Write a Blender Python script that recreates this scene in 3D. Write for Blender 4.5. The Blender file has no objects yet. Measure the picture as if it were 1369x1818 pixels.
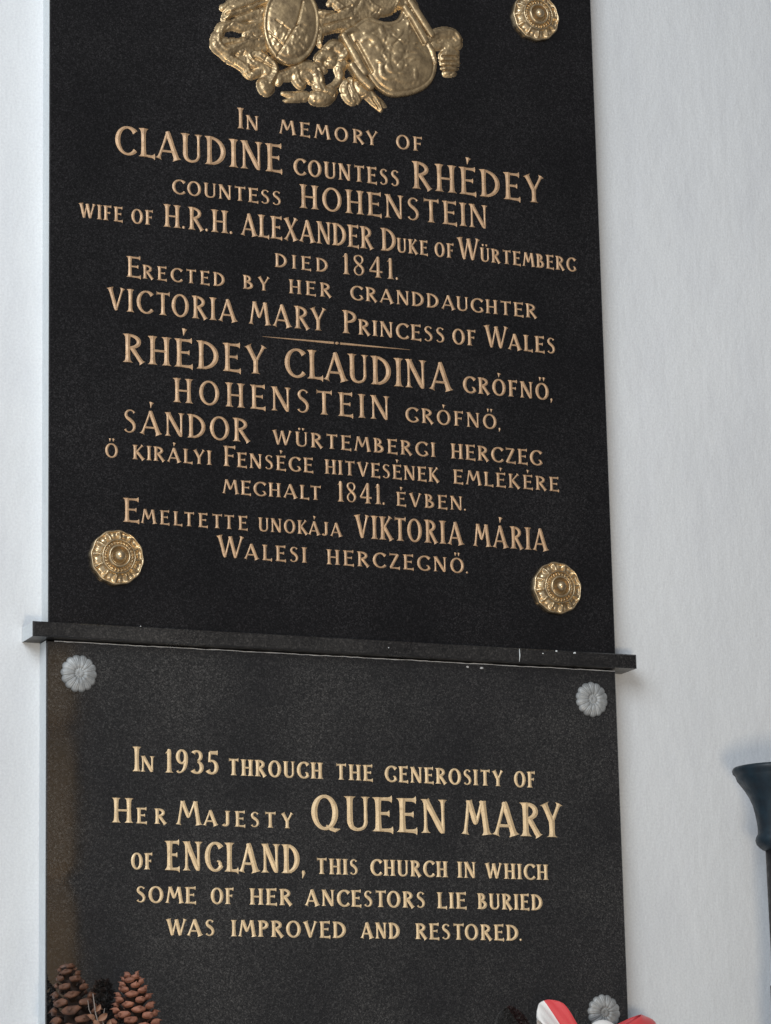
import bpy, bmesh, math, random
import numpy as np
from mathutils import Vector, Matrix

random.seed(7)
rng = np.random.default_rng(11)
SC = bpy.context.scene
COL = SC.collection

# ------------------------------------------------------------------ camera
YAW, PITCH, ROLL, FPX = -0.40730631, -0.22312298, -0.0219543, 5571.5
IW, IH = 1369.0, 1818.0
PY = -0.038                         # front face of the stone tablets (wall at y = 0)


def cam_rot():
    b = np.array([[1, 0, 0], [0, 0, -1], [0, 1, 0.]])
    cy, sy, cx, sx, cr, sr = (math.cos(YAW), math.sin(YAW), math.cos(PITCH), math.sin(PITCH),
                              math.cos(ROLL), math.sin(ROLL))
    ry = np.array([[cy, 0, sy], [0, 1, 0], [-sy, 0, cy]])
    rx = np.array([[1, 0, 0], [0, cx, -sx], [0, sx, cx]])
    rz = np.array([[cr, -sr, 0], [sr, cr, 0], [0, 0, 1]])
    return rz @ rx @ ry @ b


RM = cam_rot()


def ray(u, v):
    d = RM.T @ np.array([(u - IW / 2) / FPX, (v - IH / 2) / FPX, 1.0])
    return d / d[1]


DIST = 1.0 / (ray(1094, 1150)[0] - ray(84, 1110)[0])      # tablets are one metre wide
_d = ray(IW / 2, IH / 2)
CAM = np.array([-_d[0] * DIST, PY - DIST, -_d[2] * DIST])


def at(u, v, y=PY):
    """measured photograph point -> (x, z) on the upright plane at depth y"""
    d = ray(u, v)
    t = y - CAM[1]
    return float(CAM[0] + d[0] * t), float(CAM[2] + d[2] * t)


PX = (at(700, 900)[1] - at(700, 901)[1])                 # metres per photo pixel, about 0.9 mm

cd = bpy.data.cameras.new('camera')
co = bpy.data.objects.new('camera', cd)
COL.objects.link(co)
cd.sensor_fit = 'AUTO'
cd.sensor_width = 36.0
cd.lens = FPX / IH * 36.0
cd.clip_start = 0.05
cd.clip_end = 100
m = Matrix.Identity(4)
for i in range(3):
    m[i][0], m[i][1], m[i][2], m[i][3] = RM[0][i], -RM[1][i], -RM[2][i], CAM[i]
co.matrix_world = m
SC.camera = co

# ------------------------------------------------------------------ world and lamps
wd = bpy.data.worlds.new('World')
SC.world = wd
wd.use_nodes = True
nt = wd.node_tree
bg = nt.nodes['Background']
tc = nt.nodes.new('ShaderNodeTexCoord')
sp = nt.nodes.new('ShaderNodeSeparateXYZ')
rp = nt.nodes.new('ShaderNodeValToRGB')
nt.links.new(tc.outputs['Generated'], sp.inputs[0])
mr = nt.nodes.new('ShaderNodeMapRange')           # the room is bright towards the windows (-x), dim towards +x
mr.inputs['From Min'].default_value, mr.inputs['From Max'].default_value = -1.0, 1.0
nt.links.new(sp.outputs['X'], mr.inputs['Value'])
nt.links.new(mr.outputs[0], rp.inputs[0])
nt.links.new(rp.outputs[0], bg.inputs['Color'])
e = rp.color_ramp.elements
e[0].position, e[0].color = 0.30, (0.50, 0.51, 0.53, 1)
e[1].position, e[1].color = 0.82, (0.10, 0.10, 0.11, 1)
x = e.new(0.62)
x.color = (0.22, 0.22, 0.23, 1)
bg.inputs['Strength'].default_value = 0.9


def area(name, loc, target, sx, sy, energy, color):
    l = bpy.data.lights.new(name, 'AREA')
    l.shape = 'RECTANGLE'
    l.size, l.size_y, l.energy, l.color = sx, sy, energy, color
    o = bpy.data.objects.new(name, l)
    COL.objects.link(o)
    o.location = loc
    o.rotation_euler = (Vector(target) - Vector(loc)).to_track_quat('-Z', 'Y').to_euler()
    return o


area('window_light', (-2.3, -3.0, 1.5), (-0.3, 0, 0), 2.0, 2.0, 96, (0.90, 0.955, 1.0))
area('warm_lamp_light', (-0.9, -3.6, -1.5), (0.8, -2.4, 0.0), 0.5, 0.5, 42, (1.0, 0.80, 0.55))

SC.view_settings.view_transform = 'Standard'
SC.view_settings.look = 'None'
SC.view_settings.exposure = 0.12
SC.view_settings.gamma = 1.0


# ------------------------------------------------------------------ materials
def mat(name, color, rough=0.5, metal=0.0, spec=0.5):
    mt = bpy.data.materials.new(name)
    mt.use_nodes = True
    b = mt.node_tree.nodes['Principled BSDF']
    b.inputs['Base Color'].default_value = (*color, 1)
    b.inputs['Roughness'].default_value = rough
    b.inputs['Metallic'].default_value = metal
    b.inputs['Specular IOR Level'].default_value = spec
    return mt, mt.node_tree, b


def noise(t, scale, detail=3.0, rough=0.5, stretch=None):
    tc = t.nodes.new('ShaderNodeNewGeometry')
    n = t.nodes.new('ShaderNodeTexNoise')
    n.inputs['Scale'].default_value = scale
    n.inputs['Detail'].default_value = detail
    n.inputs['Roughness'].default_value = rough
    if stretch:
        mp = t.nodes.new('ShaderNodeMapping')
        mp.inputs['Scale'].default_value = stretch
        t.links.new(tc.outputs['Position'], mp.inputs[0])
        t.links.new(mp.outputs[0], n.inputs['Vector'])
    else:
        t.links.new(tc.outputs['Position'], n.inputs['Vector'])
    return n.outputs['Fac']


def ramp(t, fac, stops):
    r = t.nodes.new('ShaderNodeValToRGB')
    el = r.color_ramp.elements
    el[0].position, el[0].color = stops[0][0], (*stops[0][1], 1)
    el[1].position, el[1].color = stops[-1][0], (*stops[-1][1], 1)
    for p, c in stops[1:-1]:
        q = el.new(p)
        q.color = (*c, 1)
    t.links.new(fac, r.inputs[0])
    return r.outputs[0]


def mix(t, a, b, fac, mode='MIX'):
    n = t.nodes.new('ShaderNodeMix')
    n.data_type = 'RGBA'
    n.blend_type = mode
    if isinstance(fac, float):
        n.inputs[0].default_value = fac
    else:
        t.links.new(fac, n.inputs[0])
    t.links.new(a, n.inputs[6])
    t.links.new(b, n.inputs[7])
    return n.outputs[2]


def bump(t, b, fac, strength, dist):
    n = t.nodes.new('ShaderNodeBump')
    n.inputs['Strength'].default_value = strength
    n.inputs['Distance'].default_value = dist
    t.links.new(fac, n.inputs['Height'])
    t.links.new(n.outputs[0], b.inputs['Normal'])


def stone_mat(name, lo, hi, rough):
    mt, t, b = mat(name, (0.01, 0.01, 0.01), rough)
    def crystals(scale):                         # one random tone per mineral grain
        gp = t.nodes.new('ShaderNodeNewGeometry')
        vo = t.nodes.new('ShaderNodeTexVoronoi')
        vo.inputs['Scale'].default_value = scale
        t.links.new(gp.outputs['Position'], vo.inputs['Vector'])
        s_ = t.nodes.new('ShaderNodeSeparateColor')
        t.links.new(vo.outputs['Color'], s_.inputs[0])
        return s_.outputs[0]
    st_ = [(0.0, lo), (0.45, tuple((a * 4 + d) / 5 for a, d in zip(lo, hi))), (0.8, tuple((a + d) / 2 for a, d in zip(lo, hi))), (1.0, tuple(1.5 * d for d in hi))]
    c = mix(t, ramp(t, crystals(760), st_), ramp(t, crystals(470), st_), 0.5)
    big = ramp(t, noise(t, 5.0, 4.0), [(0.3, (0.55, 0.55, 0.57)), (0.74, (1.6, 1.58, 1.54))])
    c2 = mix(t, c, big, 1.0, 'MULTIPLY')
    t.links.new(c2, b.inputs['Base Color'])
    r = ramp(t, noise(t, 14.0, 5.0, 0.6), [(0.3, (rough * .7,) * 3), (0.75, (rough * 1.6,) * 3)])
    t.links.new(r, b.inputs['Roughness'])
    bump(t, b, noise(t, 3.0, 2.0), 0.02, 0.002)
    return mt


M_STONE = stone_mat('black_granite', (0.0004, 0.0004, 0.0006), (0.020, 0.0195, 0.021), 0.12)
M_STONE2 = stone_mat('dark_grey_granite', (0.0008, 0.0008, 0.0008), (0.048, 0.047, 0.046), 0.045)
for _n in M_STONE2.node_tree.nodes:
    if _n.type == 'BSDF_PRINCIPLED':
        _n.inputs['Specular IOR Level'].default_value = 1.0
M_LEDGE = stone_mat('ledge_granite', (0.005, 0.005, 0.0055), (0.05, 0.048, 0.046), 0.3)


def plaster(name, color):
    mt, t, b = mat(name, color, 0.75, 0, 0.25)
    n1 = noise(t, 3.2, 5.0, 0.55, (1.0, 1.0, 0.45))
    c = ramp(t, n1, [(0.25, tuple(v * 0.93 for v in color)), (0.75, tuple(min(1, v * 1.05) for v in color))])
    n2 = noise(t, 260, 2.0, 0.6)
    c2 = ramp(t, n2, [(0.3, (0.93, 0.93, 0.94)), (0.7, (1.05, 1.05, 1.05))])
    st = ramp(t, noise(t, 7, 5.0, 0.6, (1.5, 1.0, 0.5)), [(0.28, (0.95, 0.95, 0.96)), (0.5, (1, 1, 1)), (0.8, (1.02, 1.02, 1.015))])
    t.links.new(mix(t, mix(t, c, c2, 1.0, 'MULTIPLY'), st, 1.0, 'MULTIPLY'), b.inputs['Base Color'])
    n3 = noise(t, 22, 6.0, 0.62, (1.4, 1.0, 0.7))
    bump(t, b, n3, 0.42, 0.006)
    return mt


M_WALL = plaster('white_plaster', (0.67, 0.70, 0.725))
M_SIDE = plaster('whitewash', (0.66, 0.70, 0.715))


def metal_mat(name, lo, hi, rough, metal, bscale=160, bstr=0.15, worn=None):
    mt, t, b = mat(name, hi, rough, metal)
    c = ramp(t, noise(t, 55, 5.0, 0.65), [(0.28, lo), (0.66, hi)])
    if worn:
        c = mix(t, c, ramp(t, noise(t, 420, 3.0, 0.7), [(0.30, worn), (0.44, (1, 1, 1))]), 1.0, 'MULTIPLY')
    t.links.new(c, b.inputs['Base Color'])
    r = ramp(t, noise(t, 90, 3.0), [(0.3, (rough * .8,) * 3), (0.7, (rough * 1.35,) * 3)])
    t.links.new(r, b.inputs['Roughness'])
    bump(t, b, noise(t, bscale, 3.0), bstr, 0.001)
    return mt


M_BRASS = metal_mat('aged_gilt_brass', (0.24, 0.175, 0.105), (0.63, 0.47, 0.265), 0.34, 0.8)
M_ROSE = metal_mat('polished_gilt_brass', (0.36, 0.28, 0.18), (0.66, 0.51, 0.31), 0.30, 0.85)
M_GILT = metal_mat('faded_gilt_paint', (0.38, 0.245, 0.145), (0.58, 0.385, 0.225), 0.5, 0.25, 300, 0.25, (0.45, 0.42, 0.40))
M_GILT2 = metal_mat('bright_gilt_paint', (0.60, 0.45, 0.27), (0.80, 0.61, 0.37), 0.5, 0.2, 300, 0.25, (0.55, 0.52, 0.48))
M_SILVER = metal_mat('dull_silver_metal', (0.20, 0.21, 0.215), (0.42, 0.44, 0.45), 0.55, 0.35)
M_BLUE = metal_mat('blue_black_paint', (0.0015, 0.007, 0.014), (0.004, 0.019, 0.033), 0.45, 0.0, 140, 0.35)
M_IRON = metal_mat('black_iron', (0.004, 0.004, 0.006), (0.010, 0.010, 0.013), 0.45, 0.0, 60, 0.1)
M_CORE = mat('pine_cone_core', (0.018, 0.009, 0.006), 0.9)[0]
M_SCALE = metal_mat('pine_cone_scale', (0.040, 0.018, 0.011), (0.15, 0.066, 0.037), 0.6, 0.0, 400, 0.3)
M_SCALE2 = metal_mat('pale_pine_cone_scale', (0.13, 0.05, 0.032), (0.36, 0.155, 0.098), 0.6, 0.0, 400, 0.3)
M_TWIG = mat('dry_grey_twig', (0.22, 0.19, 0.17), 0.8)[0]
M_LEAF = mat('dry_brown_leaf', (0.25, 0.13, 0.08), 0.7)[0]
M_WOOD = metal_mat('brown_wood', (0.50, 0.37, 0.25), (0.62, 0.47, 0.32), 0.5, 0.0)


def ribbon_mat(name, color):
    mt, t, b = mat(name, color, 0.55)
    b.inputs['Sheen Weight'].default_value = 0.3
    bump(t, b, noise(t, 900, 1.0, 0.5, (0.2, 1, 1)), 0.1, 0.0005)
    return mt


M_RED = ribbon_mat('red_satin', (0.62, 0.045, 0.055))
M_WHITE = ribbon_mat('white_satin', (0.78, 0.78, 0.78))
M_GREEN = ribbon_mat('green_satin', (0.10, 0.26, 0.08))


# ------------------------------------------------------------------ object helpers
def tag(o, label=None, cat=None, group=None, kind=None):
    for k, v in (('label', label), ('category', cat), ('group', group), ('kind', kind)):
        if v:
            o[k] = v
    return o


def empty(name, loc):
    o = bpy.data.objects.new(name, None)
    o.empty_display_size = 0.05
    COL.objects.link(o)
    o.location = loc
    return o


def mesh_obj(name, verts, faces, mats, parent=None, base=(0, 0, 0), smooth=False, midx=None):
    """verts in world coordinates; base = world position of the object's own origin"""
    bx, by, bz = base
    me = bpy.data.meshes.new(name)
    me.from_pydata([(a - bx, b - by, c - bz) for a, b, c in verts], [], faces)
    for q in (mats if isinstance(mats, (list, tuple)) else [mats]):
        me.materials.append(q)
    if midx:
        me.polygons.foreach_set('material_index', midx)
    bm = bmesh.new()
    bm.from_mesh(me)
    bmesh.ops.recalc_face_normals(bm, faces=bm.faces)
    bm.to_mesh(me)
    bm.free()
    if smooth:
        me.polygons.foreach_set('use_smooth', [True] * len(me.polygons))
    me.update()
    o = bpy.data.objects.new(name, me)
    COL.objects.link(o)
    if parent is not None:
        o.parent = parent
        pw = Vector((0, 0, 0))
        p = parent
        while p is not None:
            pw += p.location
            p = p.parent
        o.location = Vector(base) - pw
    else:
        o.location = base
    return o


def box(x0, x1, y0, y1, z0, z1):
    v = [(x0, y0, z0), (x1, y0, z0), (x1, y1, z0), (x0, y1, z0),
         (x0, y0, z1), (x1, y0, z1), (x1, y1, z1), (x0, y1, z1)]
    f = [(0, 1, 5, 4), (1, 2, 6, 5), (2, 3, 7, 6), (3, 0, 4, 7), (4, 5, 6, 7), (3, 2, 1, 0)]
    return v, f                       # face 0 is the front (towards -y)


def lathe(profile, cx, cy, seg=48, phase=0.0):
    """profile of (radius, z) from top to bottom, turned about the vertical through cx, cy"""
    v, f = [], []
    n = len(profile)
    for r, z in profile:
        for k in range(seg):
            a = 2 * math.pi * k / seg + phase
            v.append((cx + r * math.cos(a), cy + r * math.sin(a), z))
    for i in range(n - 1):
        for k in range(seg):
            k2 = (k + 1) % seg
            f.append((i * seg + k, i * seg + k2, (i + 1) * seg + k2, (i + 1) * seg + k))
    f.append(tuple(range(seg)))
    f.append(tuple((n - 1) * seg + k for k in range(seg)))
    return v, f


def tube(pts, radii, seg=7):
    v, f = [], []
    P = [Vector(p) for p in pts]
    for i, p in enumerate(P):
        t = (P[min(i + 1, len(P) - 1)] - P[max(i - 1, 0)]).normalized()
        a = t.orthogonal().normalized()
        b = t.cross(a)
        for k in range(seg):
            g = 2 * math.pi * k / seg
            v.append(tuple(p + radii[i] * (math.cos(g) * a + math.sin(g) * b)))
    for i in range(len(P) - 1):
        for k in range(seg):
            k2 = (k + 1) % seg
            f.append((i * seg + k, i * seg + k2, (i + 1) * seg + k2, (i + 1) * seg + k))
    f.append(tuple(range(seg)))
    f.append(tuple((len(P) - 1) * seg + k for k in range(seg)))
    return v, f


def join(parts):
    V, F = [], []
    for v, f in parts:
        o = len(V)
        V += list(v)
        F += [tuple(i + o for i in q) for q in f]
    return V, F


def rough_slab(x0, x1, y0, y1, z0, z1, ch=0.0016):
    """slab with a narrow chamfer round its front face; returns verts, faces and material index (0 front, 1 sides)"""
    v = [(x0 + ch, y0, z0 + ch), (x1 - ch, y0, z0 + ch), (x1 - ch, y0, z1 - ch), (x0 + ch, y0, z1 - ch),
         (x0, y0 + ch, z0), (x1, y0 + ch, z0), (x1, y0 + ch, z1), (x0, y0 + ch, z1),
         (x0, y0 + 0.004, z0), (x1, y0 + 0.004, z0), (x1, y0 + 0.004, z1), (x0, y0 + 0.004, z1),
         (x0, y1, z0), (x1, y1, z0), (x1, y1, z1), (x0, y1, z1)]
    f, mi = [(0, 1, 2, 3)], [0]
    for lvl, mm in ((0, 0), (4, 0), (8, 1)):
        for k in range(4):
            k2 = (k + 1) % 4
            f.append((lvl + k, lvl + k2, lvl + 4 + k2, lvl + 4 + k))
            mi.append(mm)
    f.append((12, 13, 14, 15))
    mi.append(1)
    return v, f, mi


# ------------------------------------------------------------------ wall
z_plinth = at(684, 1908, -0.10)[1]
wv, wf = [], []


def wall_sheet():
    """one profile swept along x: floor-side plinth face, plinth top, wall face"""
    x0, x1 = -4.0, 5.0
    prof = [(-0.33, z_plinth - 0.9), (-0.33, z_plinth - 0.006), (-0.324, z_plinth), (0.0, z_plinth), (0.0, 2.6),
            (0.25, 2.6), (0.25, z_plinth - 0.9)]
    v = [(x0, y, z) for y, z in prof] + [(x1, y, z) for y, z in prof]
    n = len(prof)
    f = [(i, (i + 1) % n, n + (i + 1) % n, n + i) for i in range(n)]
    f += [tuple(range(n)), tuple(range(2 * n - 1, n - 1, -1))]
    return v, f


v, f = wall_sheet()
wall = mesh_obj('wall', v, f, M_WALL)
tag(wall, kind='structure')

# ------------------------------------------------------------------ tablets
xl = (at(89, 200)[0] + at(86, 1040)[0]) / 2
xr = (at(1056, 200)[0] + at(1092, 1100)[0]) / 2
xl2 = (at(81.5, 1200)[0] + at(83, 1740)[0]) / 2
xr2 = (at(1093, 1200)[0] + at(1114, 1740)[0]) / 2
LY = -0.060                                                  # ledge front
zt_ledge = (at(60, 1100, LY)[1] + at(1130, 1164, LY)[1]) / 2
zb_ledge = (at(60, 1126, LY)[1] + at(1130, 1189, LY)[1]) / 2
xl_ledge = at(59, 1115, LY)[0]
xr_ledge = at(1131, 1177, LY)[0]
z_top = at(560, -190)[1]

upper = empty('memorial_tablet', ((xl + xr) / 2, 0, zt_ledge))
tag(upper, 'tall black memorial tablet with gilt coat of arms and rosettes above the ledge',
    'memorial tablet')
v, f, mi = rough_slab(xl, xr, PY, 0.0, zt_ledge, z_top)
mesh_obj('slab', v, f, [M_STONE, M_SIDE], upper, (xl, PY, zt_ledge), midx=mi)

lower = empty('lower_tablet', ((xl2 + xr2) / 2, 0, z_plinth))
tag(lower, 'smaller dark grey granite tablet with pale gilt lettering and silver flower bolts below the ledge', 'memorial tablet')
v, f, mi = rough_slab(xl2, xr2, PY, 0.0, z_plinth, zb_ledge - 0.0015)
mesh_obj('slab', v, f, [M_STONE2, M_SIDE], lower, (xl2, PY, z_plinth), midx=mi)

# ledge
ledge = empty('stone_ledge', ((xl_ledge + xr_ledge) / 2, 0, zb_ledge))
tag(ledge, 'narrow dark stone ledge running between the upper and the lower tablet', 'ledge')
v, f, mi = rough_slab(xl_ledge, xr_ledge, LY, -0.001, zb_ledge, zt_ledge, 0.002)
mesh_obj('slab', v, f, [M_LEDGE, M_SIDE], ledge, (xl_ledge, LY, zb_ledge), midx=[1 if k == 12 else 0 for k in range(len(mi))])


def wobble_strip():
    parts, n = [], 90
    pts, rad = [], []
    for i in range(n + 1):
        t = i / n
        pts.append((xl2 + 0.012 + t * (xr2 - xl2 - 0.014), PY - 0.0012, zb_ledge - 0.0028 + rng.normal(0, 0.0003)))
        rad.append(0.0008 * (0.6 + 0.6 * rng.random()))
    return tube(pts, rad, 6)


v, f = wobble_strip()
mesh_obj('mortar_bead', v, f, M_WALL, ledge, (xl2, PY, zb_ledge), True)


for (u, w, r, plane) in ((830, 1184, 3.0, PY), (855, 1186, 3.6, PY), (988, 1156, 2.6, LY), (1020, 1159, 3.0, LY),
                         (964, 1160, 1.8, LY), (690, 1150, 1.5, LY), (250, 1112, 1.4, LY)):
    X, Z = at(u, w, plane)
    n = 9
    vv = [(X, plane - 0.0012, Z)]
    for k in range(n):
        a = 2 * math.pi * k / n
        q = 0.7 * r * PX * (0.75 + 0.5 * float(rng.random()))
        vv.append((X + q * math.cos(a) * 1.2, plane - 0.0002, Z + q * math.sin(a) * 0.8))
    mesh_obj('paint_speck', vv, [(0, 1 + k, 1 + (k + 1) % n) for k in range(n)], M_WALL, ledge, (X, plane, Z), True)
X, Z = at(922, 1152, LY)
X2, Z2 = at(922, 1175, LY)
v, f = tube([(X, LY - 0.0003, Z), (X + 0.0006, LY - 0.0003, (Z + Z2) / 2), (X2, LY - 0.0003, Z2)], [0.0005, 0.0009, 0.0004], 6)
mesh_obj('paint_drip', v, f, M_SIDE, ledge, (X, LY, Z), True)


# ------------------------------------------------------------------ lettering
S, T = 0.19, 0.100        # stem and hairline widths for cap height 1


class Glyph:
    def __init__(self, sx, bold):
        self.sx, self.b, self.st = sx, bold, []

    def stem(self, x, y0=0.0, y1=1.0, w=None, f0=1, f1=1):
        w = (w or S) * self.b
        ts = [0, .035, .09, .2, .5, .8, .91, .965, 1]
        fl = [.20, .10, .025, 0, -.016, 0, .025, .10, .20]
        pts = []
        for t, q in zip(ts, fl):
            k = f0 if t < .5 else f1
            pts.append((x * self.sx, y0 + (y1 - y0) * t, w + (q * k if q > 0 else q)))
        self.st.append(pts)

    def diag(self, x0, y0, x1, y1, w=None, f0=1, f1=1):
        w = (w or S) * self.b
        ts = [0, .035, .09, .2, .5, .8, .91, .965, 1]
        fl = [.175, .085, .02, 0, -.01, 0, .02, .085, .175]
        pts = []
        for t, q in zip(ts, fl):
            k = f0 if t < .5 else f1
            pts.append(((x0 + (x1 - x0) * t) * self.sx, y0 + (y1 - y0) * t, w + (q * k if q > 0 else q)))
        self.st.append(pts)

    def arm(self, x0, x1, y, w=None, fl=1.0):
        w = (w or T) * self.b
        pts = []
        for t, q in ((0, 0), (.5, 0), (.78, .012), (.92, .05), (1, .14)):
            pts.append(((x0 + (x1 - x0) * t) * self.sx, y, w + q * fl))
        self.st.append(pts)

    def bar(self, x0, x1, y, w=None):
        w = (w or T) * self.b
        self.st.append([(x0 * self.sx, y, w), ((x0 + x1) / 2 * self.sx, y, w * .92), (x1 * self.sx, y, w)])

    def arc(self, cx, cy, rx, ry, a0, a1, thick=None, thin=None, e0=0, e1=0, n=26, power=1.6):
        thick, thin = (thick or S * 1.04) * self.b, (thin or T) * self.b
        pts = []
        for i in range(n + 1):
            t = i / n
            a = math.radians(a0 + (a1 - a0) * t)
            w = thin + (thick - thin) * abs(math.cos(a)) ** power
            if e0 and t < .16:
                w += e0 * (1 - t / .16)
            if e1 and t > .84:
                w += e1 * (t - .84) / .16
            pts.append(((cx + rx * math.cos(a)) * self.sx, cy + ry * math.sin(a), w))
        self.st.append(pts)

    def path(self, pts):
        self.st.append([(x * self.sx, y, w * self.b) for x, y, w in pts])


BODY = dict(A=.78, B=.56, C=.66, D=.68, E=.54, F=.5, G=.7, H=.68, I=.2, J=.36, K=.66, L=.5, M=.86, N=.70, O=.76, P=.52,
            Q=.82, R=.62, S=.48, T=.62, U=.66, V=.70, W=1.02, X=.68, Y=.66, Z=.58)
BODY.update({'1': .27, '3': .44, '4': .58, '5': .44, '8': .48, '9': .48, '.': .12, ',': .12})
BASE = {'É': ('E', 1), 'Á': ('A', 1), 'Ó': ('O', 1), 'Ő': ('O', 2), 'Ü': ('U', 3)}


def glyph(ch, sx, bold):
    g = Glyph(sx, bold)
    acc = 0
    if ch in BASE:
        ch, acc = BASE[ch]
    b = BODY[ch]
    s = S * 0.62
    if ch == 'A':
        g.diag(.05, 0, b * .5 - .015, .99, T * 1.1, .9, 0)
        g.diag(b - .09, 0, b * .5 - .03, 1.0, S * 1.05, .9, -.3)
        g.bar(.16, b - .2, .29)
    elif ch == 'B':
        g.stem(s)
        g.arc(s + .02, .76, b - .2 - s, .205, 90, -90, S * .9)
        g.arc(s + .02, .275, b - .1 - s, .24, 90, -90, S)
    elif ch in 'CG':
        g.arc(.42, .5, .345, .475, 42, 318 if ch == 'C' else 322, e0=.06, e1=.02 if ch == 'C' else 0)
        if ch == 'G':
            g.path([(.665, .13, .05), (.655, .2, .12), (.63, .27, .15), (.60, .335, .1), (.5, .36, .06)])
    elif ch == 'D':
        g.stem(s)
        g.arc(s + .02, .5, b - .1 - s, .465, 90, -90, S * 1.05)
        g.bar(.02, s + .06, .965)
        g.bar(.02, s + .06, .035)
    elif ch in 'EF':
        g.stem(s)
        g.arm(.02, b - .02, .962)
        g.arm(s, b - .1, .53, T * .95, .9)
        if ch == 'E':
            g.arm(.02, b, .038, None, 1.1)
    elif ch == 'H':
        g.stem(s)
        g.stem(b - s)
        g.bar(s, b - s, .5)
    elif ch == 'I':
        g.stem(b / 2)
    elif ch == 'J':
        g.stem(b - s, .2, 1.0, None, 0, 1)
        g.arc(b - s - .13, .22, .13, .18, 0, -150, S, T, 0, .05, 16)
    elif ch == 'K':
        g.stem(s)
        g.diag(b - .12, 1.0, s + .03, .45, T * 1.1, .9, 0)
        g.diag(s + .1, .55, b - .06, 0, S * .98, 0, .7)
    elif ch == 'L':
        g.stem(s)
        g.arm(.02, b, .038, None, 1.2)
    elif ch == 'M':
        g.diag(.05, 0, .19, 1.0, T * 1.15, .9, .3)
        g.diag(.2, 1.0, .43, .3, S * .95, .2, -.6)
        g.diag(.43, .3, .66, 1.0, T, -.4, .2)
        g.diag(.67, 1.0, .80, 0, S, .2, .9)
    elif ch == 'N':
        g.stem(.09, 0, 1, T * 1.15)
        g.diag(.10, .98, b - .1, .02, S, .3, -.4)
        g.stem(b - .09, 0, 1, T * 1.15, -.2, 1)
    elif ch in 'OQ':
        w = .76
        g.arc(w / 2, .5, w / 2 - .075, .475, 90, 450, S, T, n=40)
        if ch == 'Q':
            g.path([(.42, .12, .06), (.55, .03, .13), (.68, -.02, .12), (.82, .02, .03)])
    elif ch == 'P':
        g.stem(s)
        g.arc(s + .02, .735, b - .09 - s, .23, 90, -90, S * .95)
    elif ch == 'R':
        g.stem(s)
        g.arc(s + .02, .745, b - .17 - s, .22, 90, -90, S * .92)
        g.diag(s + .13, .52, b - .045, 0, S * .92, 0, .55)
    elif ch == 'S':
        P = [(.40, .86, .13), (.36, .925, .08), (.25, .965, .075), (.14, .91, .11), (.085, .78, .145), (.13, .65, .155),
             (.25, .55, .165), (.36, .43, .16), (.405, .28, .15), (.36, .12, .115), (.23, .035, .075), (.11, .065, .075),
             (.055, .15, .13)]
        g.path(smooth(P))
    elif ch == 'T':
        g.stem(b / 2, 0, .96, None, 1, 0)
        g.arm(b / 2, .02, .955, None, 1.15)
        g.arm(b / 2, b - .02, .955, None, 1.15)
    elif ch == 'U':
        g.stem(s, .3, 1, None, 0, 1)
        g.stem(b - .08, .3, 1, T * 1.2, 0, 1)
        P = [(s, .34, S), (s + .005, .24, S * .98), (s + .06, .1, S * .8), (b / 2, .03, T), (b - .16, .085, T * 1.05), (b - .085, .22, T * 1.2), (b - .08, .34, T * 1.2)]
        g.path(smooth(P))
    elif ch == 'V':
        g.diag(.09, 1, b / 2 + .02, .01, S * 1.02, .9, -.4)
        g.diag(b - .06, 1, b / 2 + .01, .02, T * 1.1, .9, -.2)
    elif ch == 'W':
        g.diag(.08, 1, .30, .01, S, .9, -.4)
        g.diag(.50, .97, .30, .02, T, .2, -.2)
        g.diag(.50, .98, .71, .01, S, .2, -.4)
        g.diag(b - .06, 1, .71, .02, T * 1.1, .9, -.2)
    elif ch == 'X':
        g.diag(.09, 1, b - .09, 0, S, .8, .8)
        g.diag(b - .07, 1, .06, 0, T * 1.1, .9, .9)
    elif ch == 'Y':
        g.stem(b / 2, 0, .52, None, 1, 0)
        g.diag(.08, 1, b / 2, .46, S * .98, .9, 0)
        g.diag(b - .06, 1, b / 2 + .02, .46, T * 1.15, .9, 0)
    elif ch == 'Z':
        g.arm(b - .1, .03, .96, None, 1.0)
        g.diag(b - .09, .97, .09, .03, S * .95, 0, 0)
        g.arm(.06, b, .04, None, 1.2)
    elif ch == '1':
        g.stem(b * .6, 0, 1.0, None, 1, -.4)
        g.path([(b * .5, .97, .10), (.10, .87, .085), (.01, .82, .03)])
    elif ch == '3':
        g.arc(.19, .76, .165, .205, 150, -80, S * .9, T, .05, 0)
        g.arc(.19, .275, .195, .24, 82, -150, S, T, 0, .06)
    elif ch == '4':
        g.stem(.40, 0, 1, S * .95, 1, -.2)
        g.diag(.39, .98, .04, .30, T * 1.1, 0, 0)
        g.bar(.02, b, .285, T * 1.05)
    elif ch == '5':
        g.arm(.1, b - .02, .93, T * 1.5, .7)
        g.diag(.12, .95, .09, .52, T * 1.2, 0, 0)
        g.arc(.19, .31, .19, .27, 115, -150, S, T, 0, .06)
    elif ch == '8':
        P = [(.24, .97, .07), (.10, .9, .11), (.07, .77, .13), (.15, .63, .14), (.27, .52, .15), (.39, .38, .15), (.42, .23, .14),
             (.35, .08, .09), (.24, .03, .07), (.12, .08, .09), (.06, .22, .12), (.10, .37, .09), (.24, .51, .07), (.37, .64, .08),
             (.41, .78, .12), (.36, .91, .1), (.24, .97, .07)]
        g.path(smooth(P))
    elif ch == '9':
        g.arc(.235, .70, .165, .275, 90, 450, S * .95, T, n=32)
        P = [(.40, .72, S), (.395, .48, S * .95), (.34, .22, S * .8), (.22, .06, .085), (.10, .03, .08), (.05, .1, .13)]
        g.path(smooth(P))
    elif ch == '.':
        g.path([(.06, -.005, .09), (.06, .035, .14), (.06, .08, .14), (.06, .115, .08)])
    elif ch == ',':
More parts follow.
